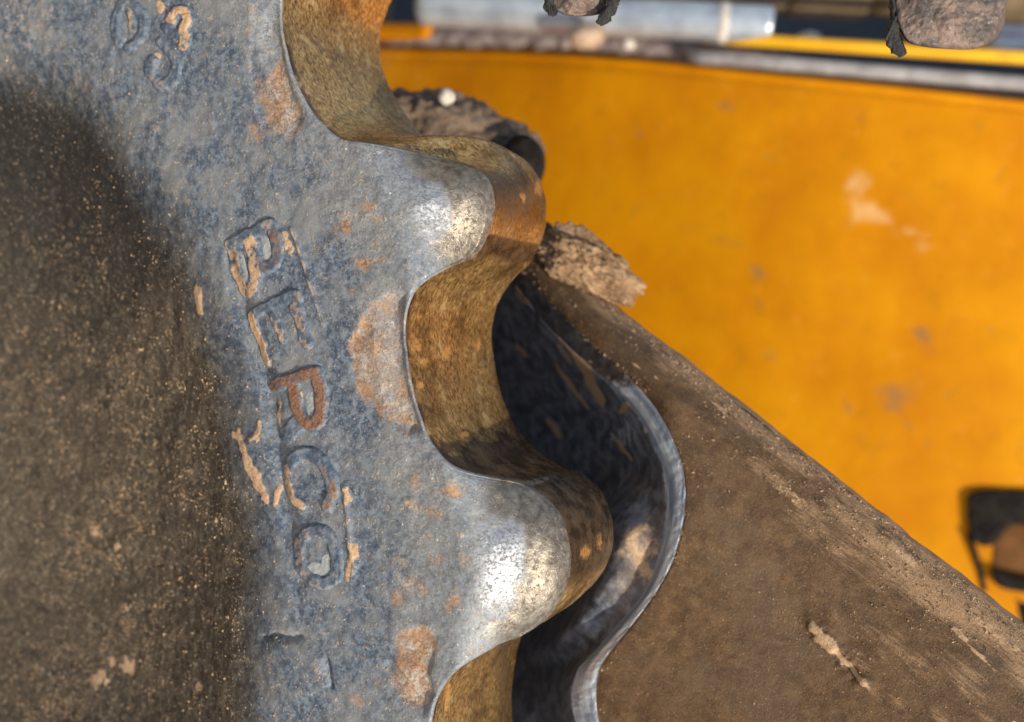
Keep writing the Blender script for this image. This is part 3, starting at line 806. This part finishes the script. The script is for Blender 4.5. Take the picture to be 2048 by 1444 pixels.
# rim: bare steel edge
offI = offE + 5.0
G = loft([e3, [(a[0] * .8 + b[0] * .2, a[1] * .8 + b[1] * .2, o + .2) for a, b, o in zip(E_, I_, offE)], [(a[0] * .4 + b[0] * .6, a[1] * .4 + b[1] * .6, o + 1.6) for a, b, o in zip(E_, I_, offE)],
          [(*b, o) for b, o in zip(I_, offI)]], 420, 26)
w_ = unp(G.reshape(-1, 3)[:, :2], G.reshape(-1, 3)[:, 2] / 1000).reshape(G.shape)
gx_, gy_ = G[..., 0], G[..., 1]; tt = np.linspace(0, 1, 26)[:, None] + 0 * gx_
al2 = np.linspace(0, 300, 420)[None] + 0 * gx_
w_[..., 2] += (fbm(al2 / 4, tt * 3, 0, 71) - .5) * .0010
bare = sstep(690, 840, gy_) * (.85 - .2 * sstep(.06, 0, tt))
mud = .5 * sstep(.62, .7, fbm(gx_ / 40, gy_ / 25, 0, 72)) * sstep(1000, 850, gy_)
mR = np.clip(np.stack([mud, bare, sstep(850, 700, gy_) * .95, 0 * mud], -1), 0, 1)
Pr = uvw2w(w_) - gl
link('bare_rim', mesh_np('bare_rim', Pr, gfaces(*Pr.shape[:2]), {'mask': mR}, uv=np.stack([tt * .02, al2 / 1000], -1)), MG, guard)
# inner wall of the hollow
i3 = [(*b, o) for b, o in zip(I_, offI)]


def inrow(dx, dy, do):
    return [(x + dx, y + dy, o + do) for x, y, o in i3]


wl = np.interp([p[1] for p in I_], [930, 1010, 1060, 1200, 1260, 1320], [0, .8, 1, 1, .8, 0])


def ledge(dx, dy, d0, dx1, dy1, d1):
    return [(x + dx + (dx1 - dx) * w, y + dy + (dy1 - dy) * w, o + d0 + (d1 - d0) * w) for (x, y, o), w in zip(i3, wl)]


G = loft([inrow(8, -3, 2), i3, ledge(-22, 6, 18, -30, 4, 1.0), ledge(-70, 20, 44, -105, 12, 3.0), ledge(-170, 40, 80, -175, 40, 60), inrow(-330, 60, 105), inrow(-560, 60, 110)], 320, 150)
w_ = unp(G.reshape(-1, 3)[:, :2], G.reshape(-1, 3)[:, 2] / 1000).reshape(G.shape)
gx_, gy_ = G[..., 0], G[..., 1]
nz = (fbm(gx_ / 60, gy_ / 60, 0, 81, 4) - .5)
w_[..., 2] += nz * .006 * sstep(.16, .4, np.linspace(0, 1, 150))[:, None]
mud = np.zeros_like(gx_)
for pts, rad in (([(1128, 668), (1150, 700), (1170, 740)], 15), ([(1170, 740), (1185, 770), (1205, 800)], 13), ([(1115, 690), (1140, 725)], 5), ([(1113, 730), (1145, 775), (1172, 812)], 6), ([(1240, 820), (1262, 795)], 9),
                 ([(1290, 860), (1305, 838)], 6), ([(1040, 570), (1050, 600)], 12), ([(1225, 870), (1265, 920)], 5), ([(1100, 845), (1115, 870)], 8), ([(1030, 690), (1040, 700)], 8)):
    d, _ = dline(gx_ + nz * 25, gy_ + nz * 25, pts); mud = np.maximum(mud, np.exp(-(d / rad) ** 2) * .9)
lo = sstep(1.3, .1, blob(gx_ + nz * 110, gy_ + nz * 110, 1285, 1120, 72, 165, 12)); mud = np.maximum(mud, lo * .56)  # lo: tan patch putting sunlight in the hollow into the mud colour
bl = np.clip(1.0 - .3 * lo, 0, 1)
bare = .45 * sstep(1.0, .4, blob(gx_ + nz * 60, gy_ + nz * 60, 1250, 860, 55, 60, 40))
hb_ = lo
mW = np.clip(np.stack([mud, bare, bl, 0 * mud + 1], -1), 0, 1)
Pw = uvw2w(w_) - gl
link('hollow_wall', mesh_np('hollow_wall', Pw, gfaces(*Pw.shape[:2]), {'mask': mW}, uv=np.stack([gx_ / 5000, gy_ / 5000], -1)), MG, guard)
# upper flange and back, giving the plate its thickness
r3 = [(x, y, o + 2) for (x, y), o in zip(r2, offR)]
G = loft([r3, [(x + 5, y - 5, o + 7) for x, y, o in r3], [(x + 6, y - 6, o + 16) for x, y, o in r3], [(x - 4, y + 6, o + 34) for x, y, o in r3], [(x - 60, y + 90, o + 44) for x, y, o in r3]], 200, 40)
w_ = unp(G.reshape(-1, 3)[:, :2], G.reshape(-1, 3)[:, 2] / 1000).reshape(G.shape)
w_[..., :2] += ((fbm(G[..., 0] / 60, G[..., 1] / 60, G[..., 2] / 12, 91, 3) - .5) * .0022)[..., None]
Pf = uvw2w(w_) - gl
link('upper_flange', mesh_np('upper_flange', Pf, gfaces(*Pf.shape[:2], flip=True), {'mask': np.tile([.25, 0, 0, 1.], Pf.shape[:2] + (1,))}, uv=np.stack([G[..., 1] / 4000, G[..., 0] / 4000], -1)), MG, guard)


# ------------------------------------------------------------------ lumps (mud, stones, rubber)
def lump(name, ctr_px, Z, r_px, mat, label, cat, group=None, seed=1, rough=.35, freq=2.2, rot=0., nseg=(70, 110), depth=1.0, parent=None, sub=0.0):
    """noise-shaped closed body; r_px = half sizes in photo pixels at depth Z"""
    a, b_ = nseg
    th = np.linspace(0.001, math.pi - .001, a)[:, None]; p_ = np.linspace(0, 2 * math.pi, b_ + 1)[None, :-1]
    x, y, z = np.sin(th) * np.cos(p_), np.sin(th) * np.sin(p_), np.cos(th) + 0 * p_
    n_ = 1 + rough * 2 * (fbm(x * freq + 10, y * freq + 10, z * freq + 10, seed, 5) - .5) + sub * (fbm(x * freq * 5 + 10, y * freq * 5 + 10, z * freq * 5 + 10, seed + 3, 3) - .5)
    k = Z / F; c, s = math.cos(math.radians(rot)), math.sin(math.radians(rot))
    X_, Y_, Z_ = x * n_ * r_px[0] * k, y * n_ * r_px[1] * k, z * n_ * r_px[0] * k * depth
    Xr, Yr = X_ * c + Y_ * s, -X_ * s + Y_ * c                       # rotate clockwise in the picture
    Pc = np.stack([Xr, Yr, Z_], -1)
    ctr = PZ(ctr_px[0], ctr_px[1], Z)
    Pw_ = Pc @ R_wc.T
    me = mesh_np(name, Pw_, gfaces(a, b_, True))
    o = link(name, me, mat, parent, Vector(ctr.tolist()) if parent is None else Vector((ctr - np.array(parent.location)).tolist()))
    if parent is None: tag(o, label, cat, group)
    return o


lump('mud_clump', (1178, 535), .535, (118, 52), M_mud, 'dry tan clump of mud caked on the upper corner of the guard', 'mud', seed=3, rough=.42, rot=33, depth=.5, sub=.24, nseg=(120, 180))
lump('mud_bank', (880, 300), .66, (190, 118), M_bank, 'dark brown bank of mud behind the upper tooth', 'mud', seed=5, rough=.34, freq=2.6, rot=14, depth=.5, sub=.22, nseg=(130, 200))
lump('mud_clump', (1080, 488), .56, (78, 42), M_bank, 'dark crumbly mud just above the tan clump, tucked behind the upper tooth tip', 'mud', seed=23, rough=.45, freq=3.0, rot=36, depth=.6, sub=.25)
lump('pebble', (893, 194), .60, (18, 16), M_stone, 'small pale pebble stuck on the dark mud bank', 'pebble', seed=8, rough=.2, freq=1.2, nseg=(30, 40))
lump('rubber_buffer', (1045, 330), .63, (48, 58), M_black, 'black rounded buffer peeping out behind the upper tooth', 'buffer', seed=11, rough=.10, freq=1.0, nseg=(40, 60), depth=1.0)


# ------------------------------------------------------------------ yellow track frame and things along its top
def ZP(px):                                   # depth of the frame along the picture
    x = np.linspace(-400, 5600, 320); z = np.interp(x, [-400, 600, 1000, 1500, 2048, 3400, 5600], [2.3, 1.60, 1.29, 1.11, 1.02, .94, .83])
    return np.interp(px, x, np.convolve(np.pad(z, 20, mode='reflect', reflect_type='odd'), np.hanning(41) / np.hanning(41).sum(), 'valid'))


frame = empty('machine_chassis', PZ(1500, 500, ZP(1500)), 'yellow painted steel chassis panel with mud splashes', 'chassis')
fl = np.array(frame.location)


def ytop(x):
    q = np.linspace(-400, 5600, 1200); y = np.interp(q, [-400, 780, 1000, 1130, 1300, 1500, 1800, 2048, 3200, 5600], [88, 93, 97, 103, 116, 138, 168, 196, 330, 600])
    k = np.hanning(41); y = np.convolve(np.pad(y, 20, mode='reflect', reflect_type='odd'), k / k.sum(), 'valid')
    return np.interp(x, q, y)


nx, ny = 420, 300
X = np.concatenate([np.linspace(300, 2200, nx - 60), np.linspace(2230, 5200, 60)])[None, :]; T = np.linspace(0, 1, ny)[:, None] ** 1.1
Yp = ytop(X) + T * (2300 - ytop(X))
X = X + 0 * Yp
Zp = ZP(X) + 0 * Yp
lip = Yp - ytop(X)
Zp = Zp + .004 * np.exp(-((lip - 22) / 3.5) ** 2) + .03 * sstep(6, 0, lip)
Zp = Zp - .006 * (fbm(X / 300, Yp / 300, 0, 101, 3) - .5)
mud = np.zeros_like(Yp); dirt = np.zeros_like(Yp); dk = np.zeros_like(Yp)
nz = fbm(X / 60, Yp / 60, 0, 111, 4) - .5
for cx, cy, rx_, ry_, rot, a in ((1725, 375, 40, 30, 0, 1), (1700, 415, 30, 35, 0, .9), (1745, 430, 38, 22, 20, .9), (1820, 455, 32, 12, 10, .6), (1835, 480, 20, 16, 0, .6), (1705, 262, 16, 9, 0, .4),
                                 (760, 130, 150, 60, 0, .25)):  # last blob puts a sun reflection into the panel colour
    mud = np.maximum(mud, a * sstep(1.6, .1, blob(X + nz * 90, Yp + nz * 70, cx, cy, rx_, ry_, rot)))
for cx, cy, rx_, ry_, a in ((1848, 672, 22, 20, 1), (1850, 690, 30, 26, .5), (1790, 800, 34, 40, .9), (1820, 850, 20, 18, .7), (1830, 770, 26, 40, .45), (1525, 552, 15, 17, .9), (1692, 805, 12, 20, .7), (1545, 710, 10, 26, .5),
                            (1450, 212, 24, 12, .6), (1966, 258, 10, 10, .7), (1280, 265, 10, 24, .6), (1375, 400, 14, 36, .3), (1980, 660, 16, 16, .4), (1720, 890, 14, 30, .5), (1600, 500, 50, 14, .2), (1830, 250, 30, 12, .35),
                            (1420, 440, 12, 30, .35), (1440, 1010, 60, 30, .4), (1300, 200, 20, 60, .2), (1560, 420, 14, 40, .3)):
    dirt = np.maximum(dirt, a * sstep(1.5, .1, blob(X + nz * 40, Yp + nz * 30, cx, cy, rx_, ry_)))
dk = np.maximum(dk, .5 * np.exp(-((lip - 22 - nz * 3) / 3.0) ** 2) * sstep(1050, 1200, X))
mP = np.clip(np.stack([mud, dirt, dk, 0 * mud], -1), 0, 1)
link('side_panel', mesh_np('side_panel', PZ(X, Yp, Zp) - fl, gfaces(ny, nx, flip=True), {'mask': mP}), MY, frame)


def bar(name, axis, r, mat, parent=None, label=None, cat=None, nseg=24, prof_=None, sq=1.0, wob=0.0, seed=1, group=None, caps=True):
    """tube along axis points (world), radius r (scalar or list)"""
    A = np.asarray(axis, float); n = len(A)
    r = np.broadcast_to(np.asarray(r, float), (n,))
    d = np.gradient(A, axis=0); d /= np.linalg.norm(d, axis=1, keepdims=True)
    up = np.array([0.13, .4, .9]); s = np.cross(d, up); s /= np.linalg.norm(s, axis=1, keepdims=True); t = np.cross(s, d)
    p_ = np.linspace(0, 2 * math.pi, nseg + 1)[:-1]
    cx, cy = np.cos(p_), np.sin(p_)
    k = (np.abs(cx) ** sq + np.abs(cy) ** sq) ** (-1 / sq) if sq != 1.0 else np.ones(nseg)
    P = A[:, None] + (r[:, None] * (cx * k)[None])[..., None] * s[:, None] + (r[:, None] * (cy * k)[None])[..., None] * t[:, None]
    if wob:
        P = P + (s[:, None] + t[:, None]) * ((fbm(np.arange(n)[:, None] * .35, p_[None] * 1.2, 0, seed) - .5) * wob)[..., None]
    if caps:
        P = np.concatenate([A[:1, None] + 0 * P[:1], P, A[-1:, None] + 0 * P[-1:]], 0)
    org = np.array(parent.location) if parent else A.mean(0)
    o = link(name, mesh_np(name, P - org, gfaces(*P.shape[:2], True, flip=True), {'mask': np.zeros(P.shape[:2] + (4,))}), mat, parent, None if parent else Vector(org.tolist()))
    if label: tag(o, label, cat, group)
    return o


def seg(p0, p1, n, Z0, Z1):
    t = np.linspace(0, 1, n); return PZ(p0[0] + (p1[0] - p0[0]) * t, p0[1] + (p1[1] - p0[1]) * t, Z0 + (Z1 - Z0) * t)


# grey edge strip of the frame, yellow rail behind it
x = np.linspace(1380, 2600, 40)
bar('edge_strip', PZ(x, np.interp(x, [1380, 1500, 2048, 2600], [114, 122, 168, 225]), ZP(x) + .006), .0072, M_grey, frame, sq=3.0)
x = np.linspace(1385, 2600, 40)
M_rail = m_simple('sunlit_yellow_paint', (.80, .40, .004), (.92, .50, .01), 20, .5, 0, .0005)  # frame yellow made lighter, direct sun put into the rail colour
bar('upper_rail', PZ(x, np.interp(x, [1385, 1480, 2048, 2600], [70, 79, 116, 158]), ZP(x) + .012), .0068, M_rail, frame, sq=3.0)
x = np.linspace(500, 870, 20)
bar('upper_rail', PZ(x, np.interp(x, [500, 870], [58, 66]), ZP(x) + .012), .012, MY, frame, sq=3.0)
# packed dirt along the top of the frame
x = np.linspace(760, 1640, 160)
cy = np.interp(x, [760, 850, 1000, 1130, 1300, 1500, 1640], [88, 76, 78, 84, 98, 116, 130])
rr = np.interp(x, [760, 840, 900, 1100, 1300, 1450, 1560, 1640], [.004, .012, .015, .014, .011, .009, .006, .001])
M_dirt = m_simple('pinkish_grey_dirt', (.24, .185, .165), (.40, .325, .30), 60, .95, 0, .004, (.48, .40, .36))
bar('packed_dirt', PZ(x, cy, ZP(x) + .02), rr, M_dirt, None, 'ridge of pinkish grey packed dirt along the top edge of the yellow frame', 'dirt', wob=.010, seed=7, nseg=30)
# pipe
pax = np.concatenate([np.linspace(835, 860, 6), np.linspace(880, 1420, 40), [1432, 1440, 1448, 1452], np.linspace(1456, 1500, 8), np.linspace(1505, 1545, 10)])
prr = np.concatenate([[.012, .0185, .021, .0218, .022, .022], np.full(40, .022), [.0222, .0228, .0228, .0222], np.full(8, .0215), [.0215] * 7 + [.0212, .0205, .019]])
pipe = empty('hydraulic_pipe', PZ(1150, 30, 1.14), 'pale grey steel pipe lying along the top of the yellow frame', 'pipe')
bar('tube', PZ(pax, 14 + (pax - 840) * .052, 1.20 - (pax - 840) * .0001), prr, M_pipe, pipe, nseg=40)
bar('collar', PZ(np.array([1434., 1437, 1449, 1452]), 14 + (np.array([1434., 1437, 1449, 1452]) - 840) * .052, 1.14), [.0224, .0236, .0236, .0224], M_stone, pipe, nseg=40)
lump('stone', (1176, 72), 1.12, (36, 22), M_tstone, 'tan angular stone wedged below the grey pipe', 'stone', seed=14, rough=.3, freq=1.3, rot=-10, nseg=(30, 40))
lump('pebble', (1257, 88), 1.11, (13, 11), M_stone, 'tiny pale pebble just right of the tan stone', 'pebble', seed=15, rough=.2, freq=1.2, nseg=(24, 32))
lump('pebble', (1617, 78), 1.14, (25, 13), M_stone, 'white pebble lying on the yellow rail', 'pebble', seed=16, rough=.2, freq=1.3, nseg=(24, 32))

# dark backing behind everything, the machine's shaded inside put into its colour
nxh = 40
X = np.linspace(-300, 3000, nxh)[None, :] + 0 * np.linspace(0, 1, 30)[:, None]; Yh = np.linspace(-900, 700, 30)[:, None] + 0 * X
hull = empty('machine_hull', PZ(1400, 30, 1.6), 'dark blue black backing painted as the shaded inside of the machine above the yellow frame', 'hull')
hlo = np.array(hull.location)
link('hull_backing', mesh_np('hull_backing', PZ(X, Yh, 1.75 - (X - 1024) * .0001) - hlo, gfaces(30, nxh, flip=True)), M_hull, hull)
x = np.linspace(1960, 2500, 20)
bar('hull_rib', PZ(x, np.interp(x, [1960, 2500], [52, 82]), 1.35), .032, M_pipe, hull, sq=3.0)

# brown bar along the top edge
tb = empty('track_bar', PZ(1560, -20, .75), 'blurred brown steel bar running along the top edge behind the lugs', 'bar')
for (xa, xb, ya, yb, r) in ((1120, 1572, -46, -30, .034), (1575, 1735, -29, -23, .034), (1738, 2500, -26, 0, .034)):
    n_ = 14; t = np.linspace(0, 1, n_)
    rr = np.full(n_, r); rr[0] *= .93; rr[-1] *= .93
    bar('bar_segment', PZ(xa + (xb - xa) * t, ya + (yb - ya) * t, 1.3), rr, M_bar, tb, sq=4.0, nseg=32)


# ------------------------------------------------------------------ rusty lugs hanging into the top of the frame
def slab(name, outline_px, Z, thick, mat, parent, bev_px=8, bulge=.002, n=160, seed=1, wob=0.0, ctr=None, jag=0.0, tilt=(0.0, 0.0)):
    """closed rounded solid from a picture outline: rings from the middle of the front to the back"""
    O = np.asarray(outline_px, float); O = crom(np.vstack([O, O[:1]]), n + 1)[:-1]
    if jag: O = O + (np.stack([fbm(O[:, 0] / 7, O[:, 1] / 7, 0, seed + k, 3) for k in (1, 2)], 1) - .5) * jag
    c = np.array(ctr if ctr is not None else O.mean(0))
    nr_ = np.roll(O, -1, 0) - np.roll(O, 1, 0); nr_ = np.stack([nr_[:, 1], -nr_[:, 0]], 1); nr_ /= np.linalg.norm(nr_, axis=1, keepdims=True) + 1e-9
    if ((O - c) * nr_).sum() < 0: nr_ = -nr_
    rings = []
    base = O - nr_ * bev_px
    for s_ in np.concatenate([[.001], np.linspace(.03, .97, 40)]): rings.append((c + (base - c) * s_, Z - bulge * (1 - s_ ** 2)))
    bz = bev_px * Z / F
    for a in np.linspace(0, math.pi / 2, 7): rings.append((base + nr_ * bev_px * math.sin(a), Z + bz * (1 - math.cos(a))))
    for k in np.linspace(.1, 1, 8): rings.append((O, Z + bz + thick * k))
    rings.append((c + (O - c) * .001, Z + bz + thick))
    P = np.stack([PZ(r[:, 0], r[:, 1], z + (r[:, 0] - tilt[0]) * tilt[1]) for r, z in rings])
    if wob:
        q = np.stack([np.stack([r[:, 0], r[:, 1], np.full(n, z * F)], 1) for r, z in rings])
        nn_ = (fbm(q[..., 0] / 22, q[..., 1] / 22, q[..., 2] / 22, seed, 4) - .5) * wob
        P = P + nn_[..., None] * (R_wc @ np.array([.2, -.3, 1.]))
    o = link(name, mesh_np(name, P - np.array(parent.location), gfaces(*P.shape[:2], True)), mat, parent)
    return o


lug = empty('track_lug', PZ(1890, 0, .40), 'rusty rounded lug with one torn strip of rubber at its left side', 'lug', 'rusty lugs hanging from the track above')
slab('lug_body', [(1786, -140), (1788, -40), (1790, 20), (1797, 58), (1815, 84), (1850, 94), (1900, 98), (1945, 98), (1980, 84), (2002, 56), (2012, 10), (2022, -50), (2030, -140), (1900, -170)], .398, .05, M_lug, lug, 15, .004, 200, 3, .004)
slab('rubber_strip', [(1779, -60), (1778, 10), (1776, 50), (1770, 78), (1776, 95), (1790, 108), (1800, 112), (1812, 110), (1808, 98), (1802, 84), (1797, 66), (1796, 50), (1790, 20), (1788, -60)], .392, .02, M_rub, lug, 3, .001, 320, 5, .003, (1788, 40), 11)
lug2 = empty('track_lug', PZ(1160, -30, .42), 'rusty lug with two torn rubber flaps over the pale pipe', 'lug', 'rusty lugs hanging from the track above')
slab('lug_body', [(1092, -120), (1096, -40), (1104, 8), (1122, 27), (1150, 32), (1185, 31), (1208, 22), (1222, -5), (1230, -60), (1234, -120), (1160, -140)], .418, .05, M_lug, lug2, 10, .004, 160, 13, .004)
slab('rubber_strip', [(1085, -60), (1086, 0), (1090, 20), (1098, 32), (1108, 33), (1116, 26), (1108, 12), (1102, -10), (1100, -60)], .412, .02, M_rub, lug2, 3, .001, 120, 15, .002, (1098, 0), 11)
slab('rubber_strip', [(1226, -60), (1216, -4), (1206, 22), (1192, 44), (1200, 49), (1216, 46), (1228, 28), (1236, 16), (1243, -4), (1250, -60)], .412, .02, M_rub, lug2, 3, .001, 120, 17, .003, (1222, 8), 11)

# ------------------------------------------------------------------ bracket on the frame at right
ZB = float(ZP(2000)) - .006; TB = (2000., float(ZP(2150) - ZP(1950)) / 200)
br = empty('frame_bracket', PZ(2040, 1100, ZB), 'black bracket clamping a brown block to the yellow frame at the right edge', 'bracket')
slab('clamp', [(1934, 1000), (1945, 985), (1980, 979), (2060, 981), (2160, 984), (2200, 990), (2200, 1050), (2160, 1060), (2060, 1052), (2020, 1050), (1992, 1085), (1966, 1092), (1944, 1076), (1936, 1040)], ZB, .03, M_black, br, 7, .002, 140, 21, .002, (2030, 1020), tilt=TB)
slab('rubber_block', [(1990, 1048), (2060, 1042), (2160, 1042), (2200, 1050), (2200, 1150), (2120, 1158), (2040, 1158), (1986, 1150), (1984, 1100)], ZB + .004, .03, M_block, br, 8, .003, 120, 22, .002, tilt=TB)
slab('washer', [(1980, 1142), (2040, 1156), (2160, 1160), (2200, 1164), (2196, 1184), (2120, 1190), (2040, 1184), (1996, 1172)], ZB - .004, .03, M_black, br, 5, .001, 100, 23, tilt=TB)
slab('bolt', [(2018, 1184), (2060, 1186), (2180, 1190), (2190, 1300), (2100, 1330), (2034, 1290), (2018, 1240)], ZB + .006, .03, M_black, br, 8, .003, 100, 24, .002, tilt=TB)
bar('cable', PZ(np.array([1938., 1946, 1954, 1962, 1969]), np.array([1068., 1090, 1118, 1146, 1182]), ZB + .009), .0028, M_black, br, nseg=12)
